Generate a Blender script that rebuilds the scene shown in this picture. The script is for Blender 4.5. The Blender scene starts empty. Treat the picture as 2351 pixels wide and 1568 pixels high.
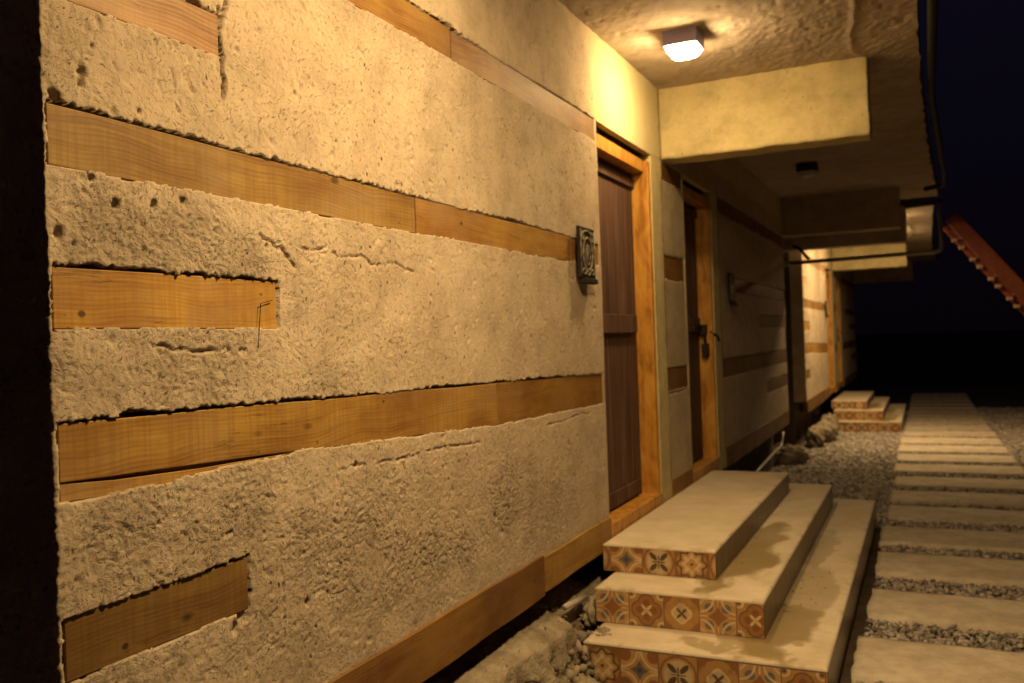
import bpy, math, random
import numpy as np
from mathutils import Matrix, Vector
random.seed(7)
rng = np.random.default_rng(11)
sc = bpy.context.scene
col = sc.collection

# ------------------------------------------------------------ camera
FPX = 2034.0 / 2351.0
cam_d = bpy.data.cameras.new('camera'); cam = bpy.data.objects.new('camera', cam_d); col.objects.link(cam)
cam_d.sensor_width = 36; cam_d.lens = 36 * FPX
cam_d.clip_start = 0.02; cam_d.clip_end = 500
yaw, roll = math.radians(25), math.radians(2.0)
CX, CZ = 1.395, 1.40
F = Vector((-math.sin(yaw), math.cos(yaw), 0)); R = F.cross(Vector((0, 0, 1))).normalized(); U = R.cross(F)
R2 = R * math.cos(roll) - U * math.sin(roll); U2 = R * math.sin(roll) + U * math.cos(roll)
cam.matrix_world = Matrix(((R2.x, U2.x, -F.x, CX), (R2.y, U2.y, -F.y, 0), (R2.z, U2.z, -F.z, CZ), (0, 0, 0, 1)))
cam_d.dof.use_dof = True; cam_d.dof.focus_distance = 1.95; cam_d.dof.aperture_fstop = 4.2
sc.camera = cam
sc.view_settings.view_transform = 'Standard'; sc.view_settings.look = 'None'
sc.view_settings.exposure = 0.0; sc.view_settings.gamma = 1.0
sc.render.engine = 'CYCLES'
sc.cycles.use_denoising = True
sc.cycles.max_bounces = 8; sc.cycles.diffuse_bounces = 4
sc.cycles.caustics_reflective = False; sc.cycles.caustics_refractive = False
# night sky
w = bpy.data.worlds.new('World'); sc.world = w; w.use_nodes = True
nt = w.node_tree; bg = nt.nodes['Background']
sky = nt.nodes.new('ShaderNodeTexSky'); sky.sky_type = 'NISHITA'; sky.sun_disc = False
sky.sun_elevation = math.radians(-6); sky.sun_rotation = math.radians(200)
add = nt.nodes.new('ShaderNodeMix'); add.data_type = 'RGBA'; add.blend_type = 'ADD'; add.inputs[0].default_value = 1
tcs = nt.nodes.new('ShaderNodeTexCoord'); sep = nt.nodes.new('ShaderNodeSeparateXYZ'); nt.links.new(tcs.outputs['Generated'], sep.inputs[0])
rmp = nt.nodes.new('ShaderNodeValToRGB'); nt.links.new(sep.outputs[2], rmp.inputs[0])
rmp.color_ramp.elements[0].position = 0.0; rmp.color_ramp.elements[0].color = (.0015, .0009, .0015, 1)
rmp.color_ramp.elements[1].position = .42; rmp.color_ramp.elements[1].color = (.0036, .0028, .0080, 1)
nt.links.new(rmp.outputs[0], add.inputs[7])
scl = nt.nodes.new('ShaderNodeVectorMath'); scl.operation = 'SCALE'; scl.inputs['Scale'].default_value = 0.002
nt.links.new(sky.outputs[0], scl.inputs[0]); nt.links.new(scl.outputs[0], add.inputs[6])
nt.links.new(add.outputs[2], bg.inputs[0]); bg.inputs[1].default_value = 1.0
LAMP_COL = (1.0, 0.67, 0.295); LAMP_STR = 270.0

# ------------------------------------------------------------ numpy noise
def _h(ix, iy, s):
    n = (ix.astype(np.int64) * 374761393 + iy.astype(np.int64) * 668265263 + s * 974634777) & 0xffffffff
    n = ((n ^ (n >> 13)) * 1274126177) & 0xffffffff
    n = n ^ (n >> 16)
    return (n & 0xffff) / 32767.5 - 1.0
def vn(x, y, s=0):
    ix = np.floor(x); iy = np.floor(y); fx = x - ix; fy = y - iy
    fx = fx * fx * fx * (fx * (fx * 6 - 15) + 10); fy = fy * fy * fy * (fy * (fy * 6 - 15) + 10)
    a = _h(ix, iy, s); b = _h(ix + 1, iy, s); c = _h(ix, iy + 1, s); d = _h(ix + 1, iy + 1, s)
    return (a * (1 - fx) + b * fx) * (1 - fy) + (c * (1 - fx) + d * fx) * fy
def fbm(x, y, o=4, s=0, g=0.5):
    r = 0; a = 1; t = 0
    for k in range(o):
        cs, sn = math.cos(.7 * k + .3), math.sin(.7 * k + .3)
        r = r + a * vn((x * cs - y * sn) * 2 ** k + 17.3 * k, (x * sn + y * cs) * 2 ** k + 5.1 * k, s + k); t += a; a *= g
    return r / t
def sstep(a, b, x):
    t = np.clip((x - a) / (b - a), 0, 1); return t * t * (3 - 2 * t)

# ------------------------------------------------------------ objects
WORG = {}
def worg(o):
    return WORG.get(o.name, Vector((0, 0, 0)))
def tag(o, label=None, cat=None, group=None, kind=None):
    if label: o['label'] = label
    if cat: o['category'] = cat
    if group: o['group'] = group
    if kind: o['kind'] = kind
    return o
def empty(name, loc, label, cat, group=None, parent=None):
    o = bpy.data.objects.new(name, None); col.objects.link(o); o.location = loc
    o.empty_display_size = .2
    WORG[o.name] = Vector(loc)
    return tag(o, label, cat, group)
def link_mesh(me, name, mat, parent=None, org=None, smooth=False):
    o = bpy.data.objects.new(name, me); col.objects.link(o)
    if parent is not None:
        o.parent = parent; WORG[o.name] = worg(parent)
    else:
        org = Vector(org or (0, 0, 0)); o.location = org; WORG[o.name] = org
    if mat: me.materials.append(mat)
    if smooth: me.shade_smooth()
    return o
def np_mesh(name, V, Fq, mat, parent=None, org=None, smooth=True, attr=None):
    """V (n,3) world coords, Fq (m,k) same-size faces"""
    g = worg(parent) if parent is not None else Vector(org or (0, 0, 0))
    V = np.asarray(V, dtype=np.float32) - np.array(g, dtype=np.float32)
    me = bpy.data.meshes.new(name); n = len(V); m, k = Fq.shape
    me.vertices.add(n); me.vertices.foreach_set('co', V.ravel())
    me.loops.add(m * k); me.loops.foreach_set('vertex_index', Fq.astype(np.int32).ravel())
    me.polygons.add(m); me.polygons.foreach_set('loop_start', np.arange(0, m * k, k, dtype=np.int32))
    me.update(calc_edges=True); me.validate()
    if attr:
        for an, av in attr.items():
            if av.ndim == 1:
                a = me.attributes.new(an, 'FLOAT', 'POINT'); a.data.foreach_set('value', av.astype(np.float32))
            else:
                a = me.attributes.new(an, 'FLOAT_COLOR', 'POINT')
                a.data.foreach_set('color', np.hstack([av, np.ones((len(av), 1))]).astype(np.float32).ravel())
    return link_mesh(me, name, mat, parent, org, smooth)
def gridfaces(nu, nv, flip=False):
    i = np.arange(nu - 1)[:, None] * nv + np.arange(nv - 1)[None, :]
    i = i.ravel()
    f = np.stack([i, i + nv, i + nv + 1, i + 1], 1)
    return f[:, ::-1] if flip else f
class MB:
    def __init__(s): s.v = []; s.f = []
    def add(s, v, f):
        b = len(s.v); s.v += [tuple(p) for p in v]; s.f += [tuple(b + i for i in q) for q in f]; return s
    def box(s, x0, y0, z0, x1, y1, z1):
        v = [(x, y, z) for x in (x0, x1) for y in (y0, y1) for z in (z0, z1)]
        return s.add(v, [(0, 1, 3, 2), (4, 6, 7, 5), (0, 4, 5, 1), (2, 3, 7, 6), (0, 2, 6, 4), (1, 5, 7, 3)])
    def prism_x(s, poly, x0, x1):          # poly in (y,z)
        n = len(poly)
        v = [(x0, y, z) for y, z in poly] + [(x1, y, z) for y, z in poly]
        f = [tuple(range(n))[::-1], tuple(range(n, 2 * n))] + [(i, (i + 1) % n, n + (i + 1) % n, n + i) for i in range(n)]
        return s.add(v, f)
    def tube(s, pts, r, seg=12, caps=True):
        pts = [Vector(p) for p in pts]; b = len(s.v); n = len(pts); up = None
        for i, p in enumerate(pts):
            t = (pts[min(i + 1, n - 1)] - pts[max(i - 1, 0)]).normalized()
            if up is None: up = Vector((0, 0, 1)) if abs(t.z) < .9 else Vector((1, 0, 0))
            a = t.cross(up).normalized(); up = a.cross(t).normalized()
            rr = r[i] if isinstance(r, (list, tuple)) else r
            for k in range(seg):
                q = 2 * math.pi * k / seg; s.v.append(tuple(p + a * math.cos(q) * rr + up * math.sin(q) * rr))
        for i in range(n - 1):
            for k in range(seg):
                s.f.append((b + i * seg + k, b + i * seg + (k + 1) % seg, b + (i + 1) * seg + (k + 1) % seg, b + (i + 1) * seg + k))
        if caps:
            s.f.append(tuple(b + k for k in range(seg))[::-1]); s.f.append(tuple(b + (n - 1) * seg + k for k in range(seg)))
        return s
    def build(s, name, mat, parent=None, org=None, bevel=0, smooth=False, seg=2):
        g = worg(parent) if parent is not None else Vector(org or (0, 0, 0))
        me = bpy.data.meshes.new(name); me.from_pydata([tuple(Vector(p) - g) for p in s.v], [], s.f); me.update()
        o = link_mesh(me, name, mat, parent, org, smooth)
        if bevel:
            m = o.modifiers.new('bevel', 'BEVEL'); m.width = bevel; m.segments = seg; m.limit_method = 'ANGLE'; m.angle_limit = math.radians(40)
            if smooth is False: me.shade_smooth(); m.harden_normals = True
        return o
def bend(pts, r=.05, n=6):
    """round the corners of a polyline"""
    P = [Vector(p) for p in pts]; out = [P[0]]
    for i in range(1, len(P) - 1):
        a = (P[i - 1] - P[i]); b = (P[i + 1] - P[i]); rr = min(r, a.length * .45, b.length * .45)
        A = P[i] + a.normalized() * rr; B = P[i] + b.normalized() * rr
        for k in range(n + 1):
            t = k / n; out.append((1 - t) ** 2 * A + 2 * t * (1 - t) * P[i] + t * t * B)
    out.append(P[-1]); return out
def copy_tree(o, parent=None):
    c = o.copy(); col.objects.link(c)
    if parent is not None: c.parent = parent
    for ch in list(o.children): copy_tree(ch, c)
    return c

# ------------------------------------------------------------ materials
class M:
    def __init__(s, name, rough=.85, spec=.3):
        s.m = bpy.data.materials.new(name); s.m.use_nodes = True; s.t = s.m.node_tree; s.b = s.t.nodes['Principled BSDF']
        s.b.inputs['Roughness'].default_value = rough
        s.b.inputs['Specular IOR Level'].default_value = spec
        s.co = s.t.nodes.new('ShaderNodeTexCoord').outputs['Object']
    def n(s, typ, **k):
        x = s.t.nodes.new(typ)
        for a, b in k.items():
            if a.startswith('i_'): x.inputs[a[2:]].default_value = b
            else: setattr(x, a, b)
        return x
    def l(s, a, b): s.t.links.new(a, b)
    def map(s, scale=(1, 1, 1), src=None, loc=None):
        x = s.n('ShaderNodeMapping'); x.inputs['Scale'].default_value = scale; s.l(src or s.co, x.inputs[0])
        if loc is not None: s.l(loc, x.inputs['Location'])
        return x.outputs[0]
    def noise(s, scale, detail=6, rough=.6, vec=None, dist=0):
        x = s.n('ShaderNodeTexNoise'); x.inputs['Scale'].default_value = scale; x.inputs['Detail'].default_value = detail
        x.inputs['Roughness'].default_value = rough; x.inputs['Distortion'].default_value = dist
        s.l(vec or s.co, x.inputs['Vector']); return x.outputs['Fac']
    def ramp(s, fac, stops):
        x = s.n('ShaderNodeValToRGB'); e = x.color_ramp.elements
        while len(e) < len(stops): e.new(.5)
        for q, (p, c) in zip(e, stops):
            q.position = p; q.color = (c, c, c, 1) if isinstance(c, (int, float)) else (*c, 1)
        s.l(fac, x.inputs[0]); return x.outputs[0]
    def mix(s, f, a, b, mode='MIX'):
        x = s.n('ShaderNodeMix'); x.data_type = 'RGBA'; x.blend_type = mode
        for v, i in ((f, 0), (a, 6), (b, 7)):
            if isinstance(v, (int, float)): x.inputs[i].default_value = v
            elif isinstance(v, tuple): x.inputs[i].default_value = (*v, 1)
            else: s.l(v, x.inputs[i])
        return x.outputs[2]
    def math(s, op, a, b=0.0):
        x = s.n('ShaderNodeMath', operation=op)
        for v, i in ((a, 0), (b, 1)):
            if isinstance(v, (int, float)): x.inputs[i].default_value = v
            else: s.l(v, x.inputs[i])
        return x.outputs[0]
    def color(s, c): 
        if isinstance(c, tuple): s.b.inputs['Base Color'].default_value = (*c, 1)
        else: s.l(c, s.b.inputs['Base Color'])
    def bump(s, h, strength=.5, dist=.01):
        x = s.n('ShaderNodeBump'); x.inputs['Strength'].default_value = strength; x.inputs['Distance'].default_value = dist
        s.l(h, x.inputs['Height']); s.l(x.outputs[0], s.b.inputs['Normal'])
        return s

def mat_plaster(name, c1, c2, speck=.35, bs=.6, paint=None):
    m = M(name, .95, .12)
    ra = m.n('ShaderNodeAttribute', attribute_name='rough').outputs['Fac']
    big = m.noise(1.7, 5, .6); mid = m.noise(7, 8, .72)
    c = m.mix(m.ramp(big, [(.35, 0.0), (.65, 1.0)]), c1, c2)
    c = m.mix(m.ramp(mid, [(.42, 0.0), (.72, .7)]), c, tuple(x * .62 for x in c2))
    if paint:
        sp = m.n('ShaderNodeSeparateXYZ'); m.l(m.co, sp.inputs[0])
        e = m.math('ADD', sp.outputs[1], m.math('MULTIPLY', m.math('SUBTRACT', m.noise(9, 5, .6), .5), .25))
        pf = m.ramp(e, [(0.0, 0.0), (1.0, 1.0)]); pf = m.n('ShaderNodeMapRange'); m.l(e, pf.inputs[0]); pf.inputs[1].default_value = paint[0]; pf.inputs[2].default_value = paint[0] + .22
        c = m.mix(pf.outputs[0], c, paint[1])
    def dash(ang, sc1, sc2, thr):
        mp = m.n('ShaderNodeMapping'); mp.vector_type = 'POINT'; mp.inputs['Rotation'].default_value = (ang, 0, 0); m.l(m.co, mp.inputs[0])
        return m.ramp(m.noise(1.0, 4, .65, m.map((60, sc1, sc2), mp.outputs[0]), .3), [(thr, 0.0), (thr + .07, 1.0)])
    zone = m.ramp(m.noise(6, 3), [(.42, 0.0), (.58, 1.0)])
    ds = m.math('MAXIMUM', m.math('MULTIPLY', dash(.55, 55, 190, .60), zone), m.math('MULTIPLY', dash(-.7, 60, 200, .60), m.math('SUBTRACT', 1.0, zone)))
    ds = m.math('MAXIMUM', ds, m.math('MULTIPLY', dash(1.3, 45, 210, .64), .9))
    ds = m.math('MULTIPLY', ds, m.math('ADD', .38, m.math('MULTIPLY', ra, .75)))
    c = m.mix(m.math('MULTIPLY', ds, .85), c, tuple(x * .22 for x in c2))
    # dirt and the shade of crumbly hollows, both painted dark into the colour
    d1 = m.noise(70, 10, .74, m.map((1, .85, 1.15)), .4)
    th = m.math('SUBTRACT', .635, m.math('MULTIPLY', ra, .035))
    dm = m.n('ShaderNodeMapRange'); m.l(d1, dm.inputs[0]); m.l(th, dm.inputs[1]); m.l(m.math('ADD', th, .05), dm.inputs[2])
    c = m.mix(m.math('MULTIPLY', dm.outputs[0], speck), c, tuple(x * .16 for x in c2))
    pits = m.n('ShaderNodeTexVoronoi', i_Scale=30.0); m.l(m.map((1, 1, .6)), pits.inputs['Vector']); pits.inputs['Randomness'].default_value = 1
    pm = m.math('MULTIPLY', m.ramp(pits.outputs['Distance'], [(.06, 1.0), (.13, 0.0)]), m.ramp(m.noise(3.3, 3), [(.5, 0.0), (.56, 1.0)]))
    c = m.mix(m.math('MULTIPLY', pm, .8), c, tuple(x * .14 for x in c2))
    m.color(c)
    f1 = m.noise(150, 10, .78, m.map((1, 1, .8)), .4); f2 = m.noise(30, 10, .72, m.map((1, .7, 1.2)), .8)
    h = m.math('ADD', m.math('MULTIPLY', f1, .7), m.math('MULTIPLY', f2, 1.5))
    h = m.math('MULTIPLY', h, m.math('ADD', .35, ra))
    h = m.math('SUBTRACT', h, m.math('MULTIPLY', pm, 1.0)); h = m.math('SUBTRACT', h, m.math('MULTIPLY', dm.outputs[0], .9)); h = m.math('SUBTRACT', h, m.math('MULTIPLY', ds, 1.1))
    m.bump(h, bs, .007)
    return m.m
def mat_wood(name, c1, c2, c3, saw=.5, gs=1.0, rough=.62):
    m = M(name, rough, .35)
    oi = m.n('ShaderNodeObjectInfo')
    off = m.n('ShaderNodeVectorMath', operation='SCALE'); cmb = m.n('ShaderNodeCombineXYZ')
    m.l(oi.outputs['Random'], cmb.inputs[0]); m.l(oi.outputs['Random'], cmb.inputs[1]); m.l(oi.outputs['Random'], cmb.inputs[2])
    m.l(cmb.outputs[0], off.inputs[0]); off.inputs['Scale'].default_value = 37.0
    base = m.n('ShaderNodeVectorMath', operation='ADD'); m.l(m.co, base.inputs[0]); m.l(off.outputs[0], base.inputs[1])
    B = base.outputs[0]
    warp = m.noise(3.2, 2, .5, m.map((1, .7, 1), B))
    wv = m.n('ShaderNodeVectorMath', operation='SCALE'); cw = m.n('ShaderNodeCombineXYZ'); m.l(warp, cw.inputs[2])
    m.l(cw.outputs[0], wv.inputs[0]); wv.inputs['Scale'].default_value = .09
    av = m.n('ShaderNodeVectorMath', operation='ADD'); m.l(B, av.inputs[0]); m.l(wv.outputs[0], av.inputs[1])
    W = av.outputs[0]
    wave = m.n('ShaderNodeTexWave'); wave.wave_type = 'BANDS'; wave.bands_direction = 'Z'; wave.inputs['Scale'].default_value = 34 * gs
    wave.inputs['Distortion'].default_value = 2.5; wave.inputs['Detail'].default_value = 3; wave.inputs['Detail Scale'].default_value = 1.2
    m.l(m.map((1, .06, 1), W), wave.inputs['Vector'])
    fib = m.noise(70 * gs, 5, .7, m.map((1, .035, 1), W))
    blot = m.noise(4, 4, .6, m.map((1, .5, 1.2), B))
    sawn = m.noise(95, 2, .5, m.map((.3, 1, .03), B))
    f = m.math('ADD', m.math('MULTIPLY', wave.outputs['Fac'], .10), m.math('MULTIPLY', fib, .62))
    f = m.math('ADD', f, m.math('MULTIPLY', m.math('SUBTRACT', blot, .5), .9))
    c = m.ramp(f, [(.18, c3), (.42, c1), (.72, c2)])
    c = m.mix(m.math('MULTIPLY', m.ramp(sawn, [(.46, 0.0), (.56, 1.0)]), saw * .62), c, c3)
    kn = m.n('ShaderNodeTexVoronoi', i_Scale=3.4); m.l(m.map((1, 1, 2.2), B), kn.inputs['Vector'])
    km = m.ramp(kn.outputs['Distance'], [(.035, 1.0), (.085, 0.0)])
    c = m.mix(m.math('MULTIPLY', km, .8), c, tuple(x * .2 for x in c3))
    dk = m.ramp(m.noise(2.3, 5, .65, m.map((1, 1, 1.6), B)), [(.42, 0.0), (.70, .85)])
    c = m.mix(dk, c, tuple(x * .85 for x in c3))
    c = m.mix(m.ramp(m.noise(6, 6, .7, m.map((1, .6, 1), B)), [(.5, 0.0), (.72, .5)]), c, (.30, .21, .13))
    ck = m.noise(9, 6, .6, m.map((1, .10, 3.2), B), .2)
    cm = m.math('MULTIPLY', m.ramp(m.math('ABSOLUTE', m.math('SUBTRACT', ck, .5)), [(.0, 1.0), (.006, 0.0)]), m.ramp(m.noise(1.9, 2, .5, B), [(.52, 0.0), (.6, 1.0)]))
    c = m.mix(m.math('MULTIPLY', cm, .85), c, tuple(x * .15 for x in c3))
    nl = m.n('ShaderNodeTexVoronoi', i_Scale=7.0); m.l(m.map((1, 1, 1.3), B), nl.inputs['Vector'])
    c = m.mix(m.ramp(nl.outputs['Distance'], [(.045, .85), (.07, 0.0)]), c, (.03, .018, .01))
    c = m.mix(1.0, c, oi.outputs['Color'], 'MULTIPLY')
    v = m.n('ShaderNodeHueSaturation'); m.l(c, v.inputs['Color'])
    m.l(m.math('ADD', m.math('MULTIPLY', oi.outputs['Random'], .3), .86), v.inputs['Value'])
    m.color(v.outputs[0])
    h = m.math('ADD', m.math('MULTIPLY', wave.outputs['Fac'], .15), fib); h = m.math('ADD', h, m.math('MULTIPLY', sawn, saw))
    h = m.math('SUBTRACT', h, m.math('MULTIPLY', km, 1.5))
    m.bump(h, .25, .002)
    return m.m
def mat_simple(name, c, c2=None, rough=.7, spec=.3, scale=12, bs=.2, bd=.004, metal=0):
    m = M(name, rough, spec); c2 = c2 or tuple(x * .6 for x in c)
    m.color(m.mix(m.ramp(m.noise(scale, 6, .65), [(.35, 0.0), (.68, 1.0)]), c, c2))
    m.b.inputs['Metallic'].default_value = metal
    m.bump(m.noise(scale * 9, 4, .6), bs, bd)
    return m.m

PL = mat_plaster('rough lime plaster', (.57, .465, .345), (.49, .39, .28), .9, .8)
PLY = mat_plaster('lime plaster running into yellow paint', (.57, .465, .345), (.49, .39, .28), .6, .5, (2.80, (.60, .51, .29)))
PLP = mat_plaster('pier plaster', (.52, .43, .31), (.46, .37, .26), .2, .5)
YEL = mat_plaster('yellow painted render', (.62, .53, .30), (.55, .46, .25), .45, .35)
CEIL = mat_plaster('skimmed concrete', (.54, .46, .38), (.43, .35, .27), .45, .6)
WOOD = mat_wood('sawn pine board', (.37, .222, .050), (.45, .29, .082), (.21, .095, .022))
WOODS = mat_wood('smoother pine board', (.36, .208, .042), (.43, .265, .064), (.21, .088, .017), .12)
PINK = mat_wood('pale pine board', (.46, .28, .14), (.54, .36, .20), (.24, .12, .045), .25)
def mat_door():
    m = M('dark stained door', .75, .2)
    g = m.noise(30, 6, .7, m.map((1, 1, .05)))
    b = m.noise(5, 4, .6, m.map((1, 1, .3)))
    c = m.ramp(m.math('ADD', m.math('MULTIPLY', g, .7), m.math('MULTIPLY', b, .4)), [(.35, (.035, .022, .018)), (.6, (.12, .065, .045)), (.78, (.20, .145, .12))])
    m.color(c); m.bump(g, .4, .004); return m.m
DOOR = mat_door()
FRAME = mat_simple('varnished door frame', (.55, .27, .05), (.40, .17, .03), .45, .4, 7, .2)
# reuse timber grain, running up the jamb
def mat_jamb():
    m = M('varnished door frame', .45, .4)
    g = m.noise(40, 5, .7, m.map((1, 1, .06)))
    b = m.noise(9, 4, .6, m.map((1, 1, .5)), 1.5)
    c = m.ramp(m.math('ADD', m.math('MULTIPLY', g, .5), m.math('MULTIPLY', b, .6)), [(.38, (.26, .10, .015)), (.55, (.50, .24, .04)), (.72, (.66, .36, .08))])
    m.color(c); m.bump(g, .3, .003); return m.m
FRAME = mat_jamb()
DARKM = mat_simple('blackened iron', (.018, .014, .013), (.035, .026, .02), .7, .2, 30, .3)
PIPE = mat_simple('dull conduit', (.30, .28, .25), (.20, .18, .16), .35, .5, 20, .1, .002, .3)
PIPEG = mat_simple('dark green pipe', (.03, .045, .03), (.02, .025, .02), .45, .5, 14, .1)
PVC = mat_simple('grey white pvc', (.50, .44, .42), (.36, .30, .28), .4, .5, 9, .1)
PVCD = mat_simple('black pvc', (.03, .03, .034), (.02, .02, .02), .65, .15, 9, .1)
SLAB = mat_plaster('cast paving concrete', (.66, .58, .47), (.52, .44, .34), .5, .45)
CORE = mat_simple('unlit block wall', (.13, .10, .085), (.09, .07, .06), .95, .1, 6, .6, .01)
RED = mat_simple('red oxide paint', (.17, .036, .018), (.085, .024, .015), .7, .3, 8, .5, .006)
PALE = mat_simple('pale bracket', (.34, .23, .15), (.24, .16, .10), .8, .2, 12, .2)
DIRT = mat_simple('packed earth', (.13, .095, .07), (.07, .05, .036), 1, .1, 9, .8, .02)
ROCK = mat_simple('mortar and rubble', (.40, .335, .25), (.19, .15, .10), .95, .15, 9, .9, .012)
HOUS = mat_simple('lilac grey lamp housing', (.30, .26, .46), (.27, .23, .42), .5, .4, 4, .02)
OFFD = mat_simple('unlit diffuser', (.5, .45, .42), (.45, .4, .38), .4, .4, 4, .02)
def mat_glow(k=1.0):
    m = M('lit diffuser'); m.color((.8, .7, .6))
    m.b.inputs['Emission Color'].default_value = (*LAMP_COL, 1); m.b.inputs['Emission Strength'].default_value = LAMP_STR * k
    return m.m
GLOW = mat_glow()
def mat_attr(name, rough=.35):
    m = M(name, rough, .5); a = m.n('ShaderNodeAttribute', attribute_name='tint')
    c = m.mix(m.ramp(m.noise(25, 5, .7), [(.5, 0.0), (.75, .5)]), a.outputs['Color'], (.10, .06, .03)); m.color(c)
    m.bump(m.noise(60, 4), .15, .002)
    return m.m
TILE = mat_attr('patterned cement tile')
def mat_tread():
    m = M('screeded step top', .8, .3)
    a = m.n('ShaderNodeAttribute', attribute_name='wet').outputs['Fac']
    c = m.mix(m.ramp(m.noise(3.5, 5, .65, m.map((1, 1, 1))), [(.35, 0.0), (.7, 1.0)]), (.66, .57, .44), (.52, .43, .31))
    c = m.mix(m.ramp(m.noise(34, 5, .7, m.map((.25, 1, 1))), [(.55, 0.0), (.75, .45)]), c, (.28, .21, .13))
    c = m.mix(a, c, (.22, .155, .05))
    m.color(c); m.l(m.math('SUBTRACT', .8, m.math('MULTIPLY', a, .55)), m.b.inputs['Roughness'])
    m.bump(m.noise(90, 4), .2, .002); return m.m
TREAD = mat_tread()
def mat_gravel():
    m = M('crushed stone', .9, .2)
    a = m.n('ShaderNodeAttribute', attribute_name='tint').outputs['Color']
    m.color(m.mix(.25, a, m.ramp(m.noise(60, 4), [(.3, (.10, .08, .06)), (.7, (.5, .42, .36))]))); m.bump(m.noise(150, 3), .4, .004); return m.m
GRAV = mat_gravel()

# ------------------------------------------------------------ plaster with recessed boards
Y0, YA, YD1, YC = 1.07, 4.02, 4.95, 5.14        # corner, door A, jamb, smooth strip end
YB0, YB1, YB2, YE = 5.66, 6.50, 6.71, 10.12     # door B, strip, wall B, end
ZC = 2.87
# board: y0,y1,z bottom at y0,y1, z top at y0,y1
def board(y0, y1, zb, zt, zb1=None, zt1=None): return (y0, y1, zb, zb1 if zb1 is not None else zb, zt, zt1 if zt1 is not None else zt)
BA = [
  (board(1.079, 1.512, 2.05, 2.145), PINK), (board(0.0, 0.0, 0, 0), None),
  (board(1.20, 2.592, 2.342, 2.446), WOODS), (board(2.596, YA, 2.338, 2.440), PINK),
  (board(1.079, 2.328, 1.742, 1.852, 1.740, 1.850), WOOD), (board(2.332, 3.63, 1.740, 1.850), WOODS), (board(3.634, YA - .03, 1.746, 1.846), WOOD),
  (board(1.079, 1.675, 1.450, 1.562), WOOD),
  (board(1.079, 2.846, 1.178, 1.283, 1.104, 1.252), WOOD), (board(2.850, YA, 1.104, 1.252, 1.090, 1.232), WOODS),
  (board(1.079, 1.545, .822, .938), WOOD),
]
BA = [b for b in BA if b[1]]
BAH = BA + [(board(1.079, 1.74, 1.139, 1.20, 1.150, 1.20), None)]
def hole_mask(yy, zz, boards, nz1, gap=True):
    m = np.zeros_like(yy)
    for b, _ in boards:
        y0, y1, zb0, zb1, zt0, zt1 = b
        t = np.clip((yy - y0) / (y1 - y0), 0, 1); zb = zb0 + (zb1 - zb0) * t; zt = zt0 + (zt1 - zt0) * t
        g = np.clip(.0015 + .006 * vn(yy * 2.3, zz * 0 + zt0 * 7, 5) + .004 * nz1, 0, .012) if gap else 0
        gb = np.clip(-.003 + .004 * vn(yy * 3.1, zz * 0 + zb0 * 9, 8), -.002, .01)
        w_ = .003 * nz1 + .0035 * vn(yy * 16, zz * 30, 83)
        m = np.maximum(m, ((yy > y0 - .003 + w_) & (yy < y1 + .003 + w_) & (zz > zb - gb + w_) & (zz < zt + g + w_)).astype(float))
    return m
PITS = [(1.153, 1.925, .012), (1.15, 1.905, .010), (1.283, 1.88, .005), (1.389, 1.718, .007), (1.64, 1.643, .008), (1.763, 1.964, .005), (1.767, 2.032, .006), (1.922, 2.035, .004), (1.177, 1.98, .004), (1.931, 1.943, .006), (1.091, 1.872, .012), (1.10, 1.868, .010), (1.094, 1.619, .012), (1.167, 1.731, .006), (2.797, .786, .012), (2.845, .719, .010), (1.75, .778, .010), (2.221, 1.065, .008), (1.969, 1.085, .008), (1.52, .81, .018), (1.50, .79, .014), (1.31, 1.70, .010), (1.22, 1.69, .008), (1.60, .98, .006)]
CRACKS = [([(1.515, 2.16), (1.515, 2.10), (1.518, 2.06), (1.516, 2.03), (1.521, 2.00), (1.518, 1.965)], .0065, .03),
          ([(1.43, 2.16), (1.47, 2.145), (1.515, 2.132), (1.528, 2.15), (1.54, 2.18)], .006, .03),
          ([(1.365, 2.05), (1.372, 1.98), (1.38, 1.92), (1.386, 1.90)], .0022, .008),
          ([(1.60, 1.40), (1.605, 1.43), (1.613, 1.47), (1.62, 1.508), (1.655, 1.517)], .0018, .006),
          ([(2.15, 2.2), (2.22, 2.24), (2.30, 2.22), (2.36, 2.25), (2.45, 2.24)], .0022, .006),
          ([(2.30, 2.08), (2.32, 1.98), (2.315, 1.92), (2.33, 1.855)], .0022, .007),
          ([(1.30, 1.42), (1.40, 1.40), (1.47, 1.405), (1.56, 1.40)], .004, .010),
          ([(1.68, 1.655), (1.78, 1.645), (1.86, 1.655), (1.93, 1.64), (2.02, 1.648), (2.08, 1.63), (2.2, 1.638), (2.3, 1.62)], .0035, .012),
          ([(1.62, 1.67), (1.70, 1.635), (1.74, 1.60)], .004, .012),
          ([(1.66, .70), (1.665, .80), (1.66, .88)], .0025, .008),
          ([(1.83, .60), (1.835, .72), (1.83, .80)], .002, .007),
          ([(1.9, 1.085), (2.2, 1.07), (2.4, 1.075), (2.7, 1.06)], .0035, .009),
          ([(3.3, 1.06), (3.5, 1.055), (3.65, 1.07), (3.8, 1.06)], .0035, .010),
          ([(1.56, .95), (1.62, .965), (1.70, .95), (1.75, .93)], .002, .006)]
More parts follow.
